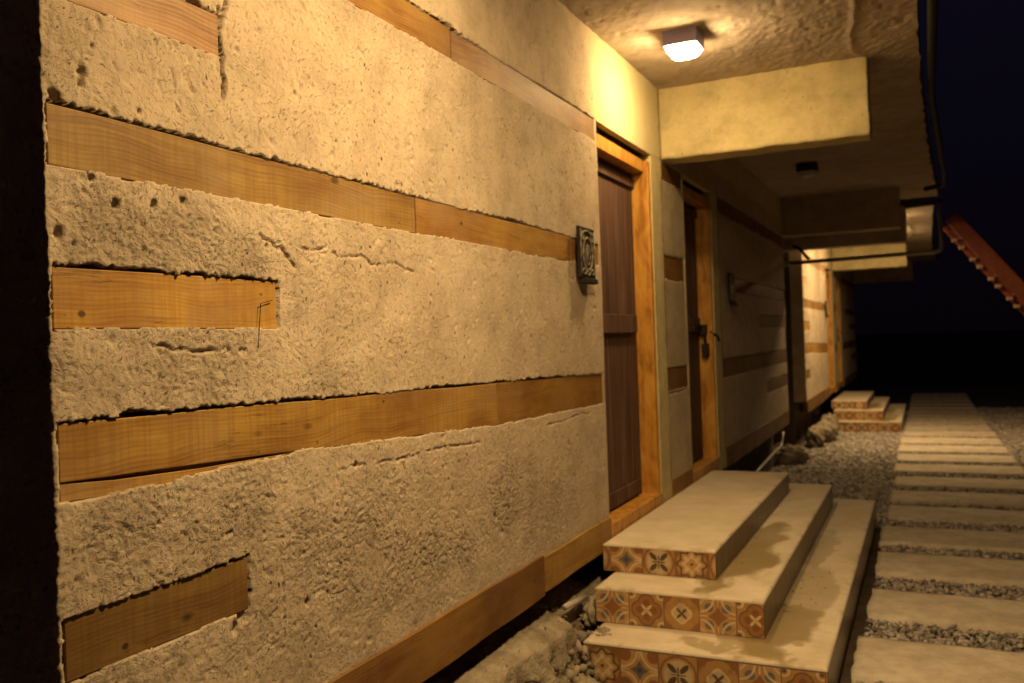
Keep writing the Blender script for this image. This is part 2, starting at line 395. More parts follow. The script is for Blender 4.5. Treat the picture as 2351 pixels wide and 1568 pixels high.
def crack_field(yy, zz, cr):
    d = np.zeros_like(yy)
    wob = .006 * vn(yy * 40, zz * 40, 31) + .003 * vn(yy * 110, zz * 110, 33)
    for pts, wd, dp in cr:
        for (a, b), (c, e) in zip(pts[:-1], pts[1:]):
            L2 = (c - a) ** 2 + (e - b) ** 2
            t = np.clip(((yy - a) * (c - a) + (zz - b) * (e - b)) / L2, 0, 1)
            dd = np.hypot(yy + wob - (a + t * (c - a)), zz + wob - (b + t * (e - b)))
            d = np.maximum(d, dp * np.clip(1.3 - dd / wd, 0, 1))
    return d
def blob(yy, zz, y, z, sy, sz): return np.exp(-((yy - y) / sy) ** 2 - ((zz - z) / sz) ** 2)
def wall_height(yy, zz, amp=1.0, rough=None):
    big = .005 * fbm(yy * 2.3, zz * 2.6, 3, 1)
    med = .0010 * fbm(yy * 11, zz * 12, 3, 9)
    if rough is None:
        rough = .20 + .9 * blob(yy, zz, 1.2, 1.62, .35, .16) + .75 * blob(yy, zz, 1.75, 1.62, .45, .12) + .65 * blob(yy, zz, 1.3, 1.36, .9, .10) \
            + .8 * blob(yy, zz, 1.25, 1.02, .5, .12) + .6 * blob(yy, zz, 1.8, .98, .9, .12) + .5 * blob(yy, zz, 2.2, .75, 1.2, .22) + .8 * blob(yy, zz, 1.1, 2.0, .12, .4) \
            + .5 * blob(yy, zz, 1.6, .7, .5, .1) + .45 * blob(yy, zz, 3.1, .85, 1.0, .2)
        rough = np.clip(rough, 0, 1.15)
    wx = yy + .01 * vn(yy * 30, zz * 30, 41); wz = zz + .01 * vn(yy * 28, zz * 31, 43)
    # rotate by area so that trowel marks change direction
    a1 = fbm(wx * 110 + wz * 30, wz * 150 - wx * 35, 2, 21, .6)
    a2 = fbm(wx * 150, wz * 60, 2, 25, .6)
    pit = np.clip(fbm(wx * 60, wz * 75, 3, 51, .6) - .30, 0, 1)
    sparse = np.clip(fbm(yy * 46, zz * 34, 2, 61, .5) - .60, 0, 1)
    clod = .0018 * np.abs(fbm(wx * 24, wz * 30, 3, 71, .6))
    def gouge(ang, fx, fz, thr, sd):
        c_, s_ = math.cos(ang), math.sin(ang)
        q = fbm((wx * c_ + wz * s_) * fx, (-wx * s_ + wz * c_) * fz, 2, sd, .6)
        return np.clip(q - thr, 0, .35)
    patch = sstep(-.12, .32, fbm(yy * 3.7, zz * 4.9, 3, 201))
    sel = fbm(yy * 5, zz * 6, 2, 205)
    go = np.where(sel > .12, gouge(.6, 70, 180, .20, 211), np.where(sel < -.12, gouge(-.5, 70, 180, .20, 221), gouge(1.15, 60, 180, .22, 231)))
    go2 = gouge(-.9, 70, 150, .20, 241)
    scr = gouge(1.45, 30, 190, .38, 251)
    fine = .0004 * a1 + .0003 * a2 - .009 * pit - (.2 + patch) * (.008 * go + .005 * go2)
    crumb = np.clip(fbm(wx * 42, wz * 50, 4, 261, .75) - .30, 0, .5)
    rn = fbm(wx * 24 + wz * 6, wz * 33, 4, 271, .68); rn2 = fbm(wx * 46 - wz * 14, wz * 62, 3, 281, .65)
    crev = np.clip(1 - np.abs(rn) / .045, 0, 1) * sstep(-.1, .3, fbm(yy * 13, zz * 15, 2, 291)) + .6 * np.clip(1 - np.abs(rn2) / .06, 0, 1) * sstep(-.1, .3, fbm(yy * 17, zz * 12, 2, 295))
    h = big + med + rough * (fine + clod - .010 * crumb * patch * rough - .0042 * crev * (.15 + patch) + .0012 * rn) - .022 * sparse * (1 - .5 * rough) - .006 * scr
    wall_height.rough = np.broadcast_to(np.asarray(rough * (.45 + .75 * patch), float), yy.shape)
    return amp * h
def plaster_panel(name, mat, parent, y0, y1, z0, z1, step, boards=(), cracks=(), wrap=0.0, x0=.003, amp=1.0, rough=None):
    u = np.arange(y0 - wrap, y1 + step * .5, step); u[-1] = y1
    v = np.arange(z0, z1 + step * .5, step); v[-1] = z1
    uu, zz = np.meshgrid(u, v, indexing='ij')
    h = wall_height(uu, zz, amp, rough)
    if len(cracks) > 5:
        for py, pz, pr in PITS:
            h = h - .014 * np.clip(1.35 - np.hypot((uu - py) * 1.3, zz - pz) / (pr * (1 + .5 * fbm(uu * 60, zz * 60, 2, 7))), 0, 1)
    rattr = wall_height.rough.ravel().copy()
    if len(cracks): h -= crack_field(uu, zz, cracks)
    yy = np.maximum(uu, y0)
    if len(boards):
        n1 = fbm(uu * 90, zz * 90, 2, 81)
        hm = hole_mask(uu, zz, boards, n1)
        h = h + .0005 * (1 - hm)
        h = np.where(hm > .5, -.032 - x0, h)
    if wrap:
        s = uu - y0                                     # <0 : round the corner onto the end face
        cr = .012
        k = sstep(-cr, cr, s)
        X = np.minimum(s, 0) + x0 + h * k
        Yv = y0 + np.maximum(s, 0) - h * (1 - k) * 1.6 - .004 * (1 - k)
        # ragged arris
        Yv = Yv + .006 * fbm(zz * 13, zz * 0, 5, 91, .6) * np.exp(-(s / .02) ** 2) + .003 * fbm(zz * 70, zz * 0, 3, 93, .7) * np.exp(-(s / .015) ** 2)
        X = X - .005 * np.abs(fbm(zz * 31, zz * 0, 4, 95, .7)) * np.exp(-(s / .018) ** 2)
    else:
        X = x0 + h; Yv = yy
    V = np.stack([X, Yv, zz], -1).reshape(-1, 3)
    return np_mesh(name, V, gridfaces(len(u), len(v)), mat, parent, attr={'rough': rattr})

def build_cottage():
    root = empty('cottage', (0, Y0, 0), 'near cottage with rough plastered wall, timber boards and two brown doors', 'cottage')
    # core block behind the skins; end faces are bare and dark
    MB().box(-4.0, Y0 + .02, -.3, -.20, YE - .01, ZC - .005).build('wall_core', CORE, root)
    def backing(a, b, z0, z1): MB().box(-.198, a, z0, -.036, b, z1).build('wall_backing', CORE, root)
    backing(Y0 + .02, YA - .004, .42, ZC - .006); backing(YA - .002, YD1 + .002, 2.455, ZC - .006); backing(YD1 + .004, YB0 - .004, .42, ZC - .006)
    backing(YB0 - .002, YB1 + .002, 2.455, ZC - .006); backing(YB1 + .004, YE - .012, .42, ZC - .006)
    plaster_panel('plaster_wall', PL, root, Y0, YA, .535, 2.451, .0037, BAH, CRACKS, wrap=.16)
    plaster_panel('plaster_wall', PLY, root, Y0, YC, 2.451, ZC, .006, BA, CRACKS, wrap=.16)
    # reveal edges
    MB().box(-.199, YA - .03, .42, .002, YA - .0005, 2.447).build('wall_reveal', PLP, root)
    # smooth yellow render over door A, and the strip beside it
    MB().box(-.035, YA + .001, 2.442, .003, YC, 2.4505).build('wall_soffit', YEL, root)
    plaster_panel('yellow_wall', YEL, root, YD1 + .001, YC, .40, 2.447, .012, amp=.4, rough=.25, x0=.006)
    MB().box(-.199, YD1 + .001, .40, .003, YD1 + .03, 2.446).build('wall_reveal', YEL, root)
    # pier
    bp = [(board(YC + .004, YB0, 2.335, 2.44), WOODS), (board(YC + .004, YB0, 1.742, 1.88), WOODS), (board(YC + .004, YB0, 1.075, 1.205), WOODS)]
    plaster_panel('plaster_pier', PLP, root, YC + .001, YB0, .538, 2.62, .008, bp, [([(5.16, 1.062), (5.4, 1.055), (5.64, 1.068)], .006, .012)], x0=.007, rough=.28)
    plaster_panel('yellow_wall', YEL, root, YC + .001, YE, 2.62, ZC, .03, amp=.35, rough=.2, x0=.007)
    MB().box(-.199, YB0 - .03, .42, .010, YB0 - .0005, 2.62).build('wall_reveal', PLP, root)
    # wall over door B, strip, wall B
    plaster_panel('plaster_wall', PLP, root, YB0 + .001, YB2, 2.447, 2.62, .03, amp=.5, rough=.3, x0=.008)
    MB().box(-.035, YB0 + .001, 2.442, .006, YB2, 2.452).build('wall_soffit', YEL, root)
    plaster_panel('yellow_wall', YEL, root, YB1 + .001, YB2, .40, 2.447, .02, amp=.4, rough=.25, x0=.006)
    MB().box(-.199, YB1 + .001, .40, .003, YB1 + .03, 2.446).build('wall_reveal', YEL, root)
    bb = [(board(YB2, YE - .03, 2.335, 2.44), WOODS), (board(7.3, YE - .03, 1.742, 1.85), WOODS), (board(YB2, YE - .03, 1.07, 1.205), WOODS), (board(8.4, YE - .03, 1.45, 1.56), WOODS), (board(8.7, YE - .03, .82, .93), WOODS)]
    plaster_panel('plaster_wall', PL, root, YB2 + .001, YE, .538, 2.62, .012, bb, [([(7.6, 1.7), (8.1, 1.72), (8.7, 1.68)], .008, .006)], x0=.008, amp=1.3, rough=.55)
    MB().box(-.199, YE - .03, .42, .004, YE - .0005, ZC - .003).build('wall_reveal', CORE, root)
    # boards
    def put(bs, xf=-.001):
        for b, mt in bs:
            y0, y1, zb0, zb1, zt0, zt1 = b
            n = max(2, int((y1 - y0) / .05)); top = []; bot = []
            for i in range(n + 1):
                t = i / n; yy = y0 + (y1 - y0) * t
                top.append((yy, zt0 + (zt1 - zt0) * t + .0012 * math.sin(yy * 9 + zt0 * 5)))
                bot.append((yy, zb0 + (zb1 - zb0) * t + .0012 * math.sin(yy * 7 + zb0 * 8)))
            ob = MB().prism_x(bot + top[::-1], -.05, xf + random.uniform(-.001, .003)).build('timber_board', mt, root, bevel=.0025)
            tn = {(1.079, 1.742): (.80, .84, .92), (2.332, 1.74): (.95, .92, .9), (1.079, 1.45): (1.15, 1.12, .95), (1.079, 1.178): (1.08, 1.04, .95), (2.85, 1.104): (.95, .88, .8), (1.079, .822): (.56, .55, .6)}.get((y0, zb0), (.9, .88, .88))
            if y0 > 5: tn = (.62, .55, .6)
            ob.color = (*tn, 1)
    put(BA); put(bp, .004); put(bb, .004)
    # the split lower lip of the long board
    MB().prism_x([(1.081, 1.142), (1.20, 1.137), (1.42, 1.135), (1.62, 1.142), (1.75, 1.150), (1.70, 1.150), (1.42, 1.1545), (1.20, 1.164), (1.081, 1.1745)], -.05, -.003).build('timber_board', WOOD, root, bevel=.002)
    MB().box(-.05, 1.081, 1.13, -.012, 1.60, 1.18).build('timber_board', WOOD, root)
    # bottom sole boards, proud over the dark footing gap
    for y0, y1, zb, zt, mt in ((.98 + .11, 3.198, .396, .556, WOODS), (3.202, YA - .001, .408, .548, WOOD), (YC, YB0, .40, .545, WOODS), (YB2, 8.3, .39, .545, WOODS), (8.304, YE - .01, .39, .54, WOODS)):
        n = int((y1 - y0) / .06) + 1
        bot = [(y0 + (y1 - y0) * i / n, zb + .0018 * math.sin(i * .7 + y0)) for i in range(n + 1)]
        top = [(y0 + (y1 - y0) * i / n, zt + .0015 * math.sin(i * .5 + y0)) for i in range(n + 1)]
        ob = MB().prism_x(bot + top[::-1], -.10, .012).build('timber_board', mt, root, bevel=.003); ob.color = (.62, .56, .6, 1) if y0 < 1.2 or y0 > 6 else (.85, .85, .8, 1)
    MB().tube([(.004, 1.600, 1.405), (.005, 1.604, 1.44), (.006, 1.612, 1.508), (.004, 1.655, 1.517)], .0011, 6).build('bent_wire', DARKM, root)
    # doors
    def door(ya, yb, lbl, latch):
        d = MB()
        n = 5; wd = (yb - ya) / n
        for i in range(n): d.box(-.135, ya + i * wd + .002, .505, -.103, ya + (i + 1) * wd - .002, 2.375)
        leaf = d.build('door', DOOR, root, bevel=.004)
        if lbl: leaf['label'] = lbl
        r = MB().box(-.1025, ya + .01, 1.425, -.078, yb - .10, 1.525).build('door_rail', DOOR, leaf, bevel=.004)
        MB().box(-.1025, ya + .01, .52, -.090, yb - .12, .60).build('door_rail', DOOR, leaf, bevel=.004)
        MB().box(-.1025, ya + .01, 2.25, -.086, yb - .02, 2.30).build('door_rail', DOOR, leaf, bevel=.004)
        fr = root
        MB().box(-.17, yb - .045, .47, -.004, yb - .001, 2.40).build('door_jamb', FRAME, root, bevel=.004)
        MB().box(-.17, ya + .001, .47, -.030, ya + .025, 2.40).build('door_jamb', FRAME, root, bevel=.004)
        MB().box(-.17, ya + .026, 2.335, -.028, yb - .046, 2.405).build('door_header', FRAME, root, bevel=.004)
        MB().box(-.17, ya - .002, .425, .004, yb + .004, .505).build('door_sill', FRAME, root, bevel=.004)
        MB().box(-.19, ya, 2.40, -.10, yb, 2.45).build('door_head_packing', CORE, root)
        if latch:
            k = MB().box(-.1025, yb - .30, 1.44, -.07, yb - .05, 1.47).box(-.10, yb - .10, 1.40, -.04, yb - .05, 1.475)
            k.tube(bend([(-.06, yb - .09, 1.40), (-.05, yb - .09, 1.34), (-.05, yb - .055, 1.34), (-.06, yb - .055, 1.40)], .015), .007)
            k.box(-.075, yb - .105, 1.24, -.03, yb - .04, 1.335)
            k.tube([(-.02, yb - .05, 1.42), (.02, yb + .02, 1.385), (.025, yb + .035, 1.35)], .008)
            k.build('door_latch', DARKM, leaf, bevel=.003)
        else:
            MB().box(-.102, ya + .01, 1.485, -.06, ya + .05, 1.495).build('door_latch', PVC, leaf, bevel=.002)
    door(YA, YD1, None, False); door(YB0, YB1, 'brown plank door with black latch and padlock', True)
    # roof slab
    ys = Y0 - .47; ye = YE + .98
    def soffit(y0, y1, st):
        a = np.arange(-.02, 1.43, st); b = np.arange(y0, y1 + st * .5, st); b[-1] = y1
        X, Yv = np.meshgrid(a, b, indexing='ij')
        h = .006 * fbm(X * 3, Yv * 2.2, 3, 101) + .0025 * fbm(X * 30 + Yv * 9, Yv * 16, 3, 105) - .010 * np.clip(fbm(X * 17, Yv * 13, 3, 111, .6) - .34, 0, 1) + .0016 * fbm(X * 60 + Yv * 20, Yv * 34, 2, 115)
        h += .006 * np.exp(-((X - 1.15 - .06 * vn(Yv * 4, Yv * 0, 7)) / .015) ** 2)
        X = X * (1.40 + .0036 * (np.clip(Yv, 3.4, 20) - 3.4) ** 1.9) / 1.42 + (a[-1] - X < 1e-6) * .010 * vn(Yv * 9, Yv * 0, 121)
        Z = ZC - h
        V = np.stack([X, Yv, Z], -1).reshape(-1, 3)
        np_mesh('ceiling', V, gridfaces(len(a), len(b), True), CEIL, root)
    soffit(ys, 2.6, .02); soffit(2.6, 5.5, .0085); soffit(5.5, ye, .02)
    sb = MB(); q0 = None
    for k in range(14):
        ya_, yb_ = ys + (ye - ys) * k / 14, ys + (ye - ys) * (k + 1) / 14
        xe = [1.405 + .0036 * max(0, y_ - 3.4) ** 1.9 for y_ in (ya_, yb_)]
        sb.add([(-4, ya_, ZC + .022), (xe[0], ya_, ZC + .022), (xe[1], yb_, ZC + .022), (-4, yb_, ZC + .022), (-4, ya_, ZC + .17), (xe[0], ya_, ZC + .17), (xe[1], yb_, ZC + .17), (-4, yb_, ZC + .17)],
               [(3, 2, 1, 0), (4, 5, 6, 7), (1, 2, 6, 5)] + ([(0, 1, 5, 4)] if k == 0 else []) + ([(2, 3, 7, 6)] if k == 13 else []))
    sb.build('roof_slab', CORE, root)
    def beam(y0, y1, x1, mt):
        r_ = .010; zt = ZC + .01; loop = []
        for (ya_, za_), (yb_, zb_) in (((y0, zt), (y0, 2.45 + r_)), ((y0 + r_, 2.45), (y1 - r_, 2.45)), ((y1, 2.45 + r_), (y1, zt))):
            n_ = max(3, int(math.hypot(yb_ - ya_, zb_ - za_) / .014)); loop += [(ya_ + (yb_ - ya_) * k / n_, za_ + (zb_ - za_) * k / n_) for k in range(n_ + 1)]
        loop = np.array(loop); xs = np.append(np.arange(.0, x1 - r_, .014), [x1 - r_, x1 - r_ * .3, x1])
        ins = np.zeros(len(xs)); ins[-2] = r_ * .3; ins[-1] = r_
        Xg, K = np.meshgrid(xs, np.arange(len(loop)), indexing='ij'); Yg = loop[K, 0]; Zg = loop[K, 1]
        cy = (y0 + y1) / 2; ig = ins[:, None]; Yg = Yg - np.sign(Yg - cy) * np.minimum(ig, np.abs(Yg - cy)); Zg = np.maximum(Zg, 2.45 + ig * (Zg < 2.6))
        Yg = Yg + .006 * fbm(Xg * 7, Zg * 9, 3, 301) + .0018 * fbm(Xg * 50, Zg * 50, 2, 303); Zg = Zg + (Zg < 2.6) * .006 * fbm(Xg * 8, Yg * 4, 3, 305)
        Xg = Xg + (Xg > x1 - .02) * .006 * fbm(Zg * 14, Yg * 9, 3, 307)
        nl_ = len(loop); V = np.stack([Xg, Yg, Zg], -1).reshape(-1, 3)
        o_ = np_mesh('beam', V, gridfaces(len(xs), nl_), mt, root, attr={'rough': np.full(len(V), .12)})
        base = (len(xs) - 1) * nl_; MB().box(x1 - .05, y0 + .016, 2.466, x1 - .001, y1 - .016, zt).build('beam_end', mt, root)
        MB().box(.013, y0 + .012, 2.462, x1 - .06, y1 - .012, zt).build('beam_core', CORE, root)
    a_ = beam(5.165, 5.36, 1.16, YEL)
    beam(YE - .02, YE + .17, 1.20, CEIL)
    MB().box(-4.0, Y0 - .37, 2.45, 1.235, Y0 - .19, ZC + .01).build('beam', CEIL, root, bevel=.01)
    # footing behind the gap
    MB().box(-.195, Y0 + .05, -.3, -.16, YE - .05, .42).build('footing', CORE, root)
    return root
cot = build_cottage()
P2 = 10.75; DZ2 = -.04
cot2 = copy_tree(cot); cot2.location = cot.location + Vector((0, P2, DZ2))
cot2['label'] = 'far cottage beyond the dark gap, its lit end wall glowing yellow'
for c_ in cot2.children:
    if c_.name.startswith(('ceiling', 'roof_slab')): c_.scale.x = 1.09
for o in (cot, cot2): o['group'] = 'row of matching cottages'

# ------------------------------------------------------------ ceiling lamps
def lamp(name, x, y, z, lit, label, glow=None, flat=False):
    r = empty(name, (x, y, z), label, 'ceiling lamp', 'square ceiling lamps')
    h = .085
    MB().box(x - h, y - h, z - .068, x + h, y + h, z + .012).build('lamp_housing', HOUS if lit else DARKM, r, bevel=.006)
    m_ = MB(); n = 4; prof = [(h - .006, -.0685), (h - .013, -.086), (h - .028, -.104), (h - .052, -.113)]
    if flat: prof = [(h - .006, -.0685), (h - .007, -.071), (h - .012, -.074), (h - .03, -.075)]
    vs = []; fs = []
    for (a, dz) in prof:
        for q in range(24):
            th = 2 * math.pi * (q + .5) / 24; c, s = math.cos(th), math.sin(th); k = (abs(c) ** 6 + abs(s) ** 6) ** (-1 / 6)
            vs.append((x + a * c * k, y + a * s * k, z + dz))
    for i in range(3):
        for q in range(24): fs.append((i * 24 + q, (i + 1) * 24 + q, (i + 1) * 24 + (q + 1) % 24, i * 24 + (q + 1) % 24))
    fs.append(tuple(3 * 24 + q for q in range(24))[::-1])
    m_.add(vs, fs).build('diffuser', (glow or GLOW) if lit else OFFD, r)
    return r
lamp('ceiling_lamp', .37, 4.30, ZC, True, 'lit square lamp on the ceiling in front of the yellow beam', mat_glow(1.05))
lamp('ceiling_lamp', .37, 2.32, ZC, True, 'lit square lamp above the photo, glowing on the topmost timber board', mat_glow(.16))
lamp('ceiling_lamp', 1.10, 1.92, ZC, True, 'added flat fill lamp above the photo near the outer edge of the slab', mat_glow(3.9), True)  # unseen fill lamp, added to brighten the lower wall and treads
lamp('ceiling_lamp', .50, 8.20, ZC, False, 'dark unlit square lamp on the ceiling behind the yellow beam')
lamp('ceiling_lamp', .78, 14.25, ZC + DZ2, True, 'lit square lamp over the far steps', mat_glow(1.45))
lamp('ceiling_lamp', .45, 12.95, ZC + DZ2, True, 'lit square lamp at the near end of the far cottage', mat_glow(.5))
lamp('ceiling_lamp', 1.02, 12.3, ZC + DZ2, True, 'added flat fill lamp, unseen, near the outer edge of the far slab', mat_glow(3.5), True)  # unseen fill lamp, added to lift the far wall and path

# ------------------------------------------------------------ ground
def gz(y): return -.02 * np.clip(np.asarray(y, dtype=float) - 7, 0, 12)
a = np.concatenate([[-120, -40, -10, -4], np.linspace(-1, 5, 60), [10, 40, 120]]); b = np.concatenate([[-60, -20, -4], np.linspace(0, 20, 160), [40, 90, 300]])
X, Yv = np.meshgrid(a, b, indexing='ij'); Z = gz(Yv) - .045 + .010 * fbm(X * 3, Yv * 3, 3, 5)
g = np_mesh('ground', np.stack([X, Yv, Z], -1).reshape(-1, 3), gridfaces(len(a), len(b)), DIRT, None, (0, 0, 0)); tag(g, kind='structure')

# ------------------------------------------------------------ stepping slabs
fr = [(2.25, 2.80), (3.02, 3.58), (3.80, 4.37), (4.63, 5.19), (5.46, 6.07), (6.27, 6.86), (7.10, 7.64), (7.83, 8.36), (8.62, 9.15), (9.46, 10.0), (10.25, 10.80),
      (11.05, 11.60), (11.85, 12.42), (12.66, 13.20), (13.40, 13.93), (14.12, 14.62), (14.82, 15.32), (15.55, 16.05), (16.3, 16.8), (17.05, 17.6), (17.85, 18.4), (18.65, 19.2), (19.5, 20.05), (20.3, 20.9)]
ordn = ['', 'nearest the camera', 'second', 'third', 'fourth', 'fifth', 'sixth', 'seventh', 'eighth', 'ninth', 'tenth', 'eleventh', 'twelfth', 'thirteenth', 'fourteenth', 'fifteenth', 'sixteenth', 'seventeenth', 'eighteenth', 'nineteenth', 'twentieth', 'twenty-first', 'twenty-second', 'twenty-third']
SL = []
vis = 0
for i, (y0, y1) in enumerate(fr):
    def adj(y):
        q = y
        for _ in range(5): q = y * (1.4 - float(gz(q))) / 1.4
        return q
    y0, y1 = adj(y0 + .02), adj(y1 - .035); z = float(gz((y0 + y1) / 2)); xl = 1.085 + random.uniform(-.01, .01); xr = 2.27 + random.uniform(-.015, .015)
    if y0 > 9: xl -= .03
    SL.append((xl, y0, xr, y1))
    nx, ny = 30, 14
    A, B = np.meshgrid(np.linspace(0, 1, nx), np.linspace(0, 1, ny), indexing='ij')
    ex = .008 * vn(B * 6 + i * 9, A * 0 + i, 3); ey = .009 * vn(A * 14 + i * 7, B * 0 + i, 4)
    XX = xl + (xr - xl) * A + ex * (1 - 2 * A); YY = y0 + (y1 - y0) * B + ey * (1 - 2 * B) + random.uniform(-.01, .01) * (A - .5)
    edge = np.minimum(np.minimum(A, 1 - A) * (xr - xl), np.minimum(B, 1 - B) * (y1 - y0))
    ZZ = z + .002 * fbm(XX * 6, YY * 6, 2, i) - .005 * np.exp(-edge / .006)
    top = np.stack([XX, YY, ZZ], -1).reshape(-1, 3); F1 = gridfaces(nx, ny)
    ring = [p * ny for p in range(nx)] + [(nx - 1) * ny + q for q in range(1, ny)] + [p * ny + ny - 1 for p in range(nx - 2, -1, -1)] + [q for q in range(ny - 2, 0, -1)]
    low = top[ring].copy(); low[:, 2] = z - .07
    m_ = len(top); k = len(ring); F2 = np.array([[m_ + j, m_ + (j + 1) % k, ring[(j + 1) % k], ring[j]] for j in range(k)])
    o = np_mesh('paving_slab', np.vstack([top, low]), np.vstack([F1, F2]), SLAB, None, ((xl + xr) / 2, (y0 + y1) / 2, z), smooth=False)
    if i == 0: lb = 'pale concrete path slab just outside the bottom right corner of the photo'
    elif i == 1: lb = 'pale concrete path slab nearest the camera, at the bottom right corner'
    elif i == len(fr) - 1: lb = 'concrete path slab farthest along the path, lost in the dark'
    else: lb = 'pale concrete path slab, %s along the path from the camera' % ordn[i]
    tag(o, lb, 'paving slab', 'slabs of the gravel path')

# ------------------------------------------------------------ patterned steps
CR = np.array([.66, .50, .30]); OR = np.array([.43, .235, .075]); RB = np.array([.27, .115, .04]); DK = np.array([.07, .045, .035]); BL = np.array([.10, .12, .15]); OG = np.array([.50, .29, .11])
def tile(kind, u, v):
    r = np.hypot(u, v); th = np.arctan2(v, u); n = len(u); c = np.tile(OR, (n, 1))
    def put(mask, colr): c[mask] = colr
    du = np.abs(u); dv = np.abs(v); dg = np.hypot(1 - du, 1 - dv)
    if kind == 'S':  # step sides: plain brown tile, darkened in colour to stand in for shade
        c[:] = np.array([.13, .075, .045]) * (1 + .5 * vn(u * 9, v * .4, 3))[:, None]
    elif kind == 'A':
        put(dg < .86, OG); put((np.hypot(.75 - du, .75 - dv) < .34), RB); put(np.abs(dg - .90) < .06, CR)
        put((du ** .62 + dv ** .62) < .72, BL); put((r < .13), DK); put((np.minimum(du, dv) < .03) & (r > .5), CR)
    elif kind == 'B':
        put(r < .92, CR * .85); put(np.abs(r - .90) < .07, RB); put(np.abs(r - .77) < .05, OG)
        d1 = (u + v) / 1.414; d2 = (u - v) / 1.414
        for a_, b_ in ((d1, d2), (d2, d1)): put((((np.abs(a_) - .45) / .30) ** 2 + (b_ / .14) ** 2) < 1, DK)
        put((np.minimum(du, dv) < .04) & (r < .4), DK * 1.6)
    elif kind == 'C':
        rr = .78 + .10 * np.cos(8 * th); put(np.abs(r - rr) < .07, DK * 1.3); put(r < rr - .07, OG)
        put(r < .52 + .10 * np.cos(8 * th), CR); put(r < .30 + .06 * np.cos(4 * th), OG); put(r < .09, DK); put((r > .93), RB)
    elif kind == 'D':
        put(dg < .70, OG); put(np.abs(du + dv - 1.62) < .05, CR)
        d1 = np.hypot(du - .47, dv - .47); put((d1 < .25), BL * 1.2); put((np.abs(d1 - .29) < .035), OG)
        put((du ** .8 + dv ** .8) < .62, RB); put(np.abs(dg - .78) < .055, CR); put((np.minimum(du, dv) < .035) & (r > .55), CR); put(np.maximum(du, dv) > .95, CR * .8)
    elif kind == 'E':
        q = np.minimum(np.hypot(du - .40, dv), np.hypot(du, dv - .40)); put(q < .50, DK * 1.6); put(q < .43, RB * 1.25); put(q < .20, RB * .8)
        d1 = (u + v) / 1.414; d2 = (u - v) / 1.414
        for a_, b_ in ((d1, d2), (d2, d1)): put((((np.abs(a_) - .22) / .2) ** 2 + (b_ / .075) ** 2) < 1, CR)
        d3 = np.hypot(du - .86, dv - .86); put(np.abs(d3 - .22) < .055, CR); put(d3 < .10, DK * 1.5)
    else:
        put(r > .98, RB); put(np.abs(dg - .45) < .05, RB); put(np.abs(r - .48 - .05 * np.cos(4 * th)) < .06, CR); put(r < .42 + .05 * np.cos(4 * th), CR * .8)
        d1 = (u + v) / 1.414; d2 = (u - v) / 1.414
        for a_, b_ in ((d1, d2), (d2, d1)): put((((np.abs(a_) - .2) / .2) ** 2 + (b_ / .07) ** 2) < 1, DK)
    put(np.maximum(du, dv) > .975, DK * 1.8)
    return c * .9 + np.array([.25, .15, .06]) * .10
def tile_face(root, fixed, p0, p1, z0, z1, axis, kinds, start, tw=.151):
    """axis 'x': face at y=fixed spanning x; axis 'y': face at x=fixed spanning y"""
    st = .0022 if axis == 'x' else .006
    a = np.arange(p0, p1 + st * .5, st); a[-1] = p1; b = np.linspace(z0, z1, max(2, int((z1 - z0) / st)))
    A, B = np.meshgrid(a, b, indexing='ij'); s = (A - p0 + start) / tw; k = np.floor(s).astype(int); u = (s - k) * 2 - 1; v = (B - (z0 + z1) / 2) / (tw / 2)
    v = np.clip(v, -1, 1)
    cc = np.zeros((A.size, 3)); kf = k.ravel(); uf = u.ravel(); vf = v.ravel()
    for q in np.unique(kf):
        s_ = kf == q; cc[s_] = tile(kinds[q % len(kinds)], uf[s_], vf[s_])
    V = np.stack([A, np.full_like(A, fixed), B] if axis == 'x' else [np.full_like(A, fixed), A, B], -1).reshape(-1, 3)
    np_mesh('tile_facing', V, gridfaces(len(a), len(b), axis == 'y'), TILE, root, smooth=False, attr={'tint': cc})
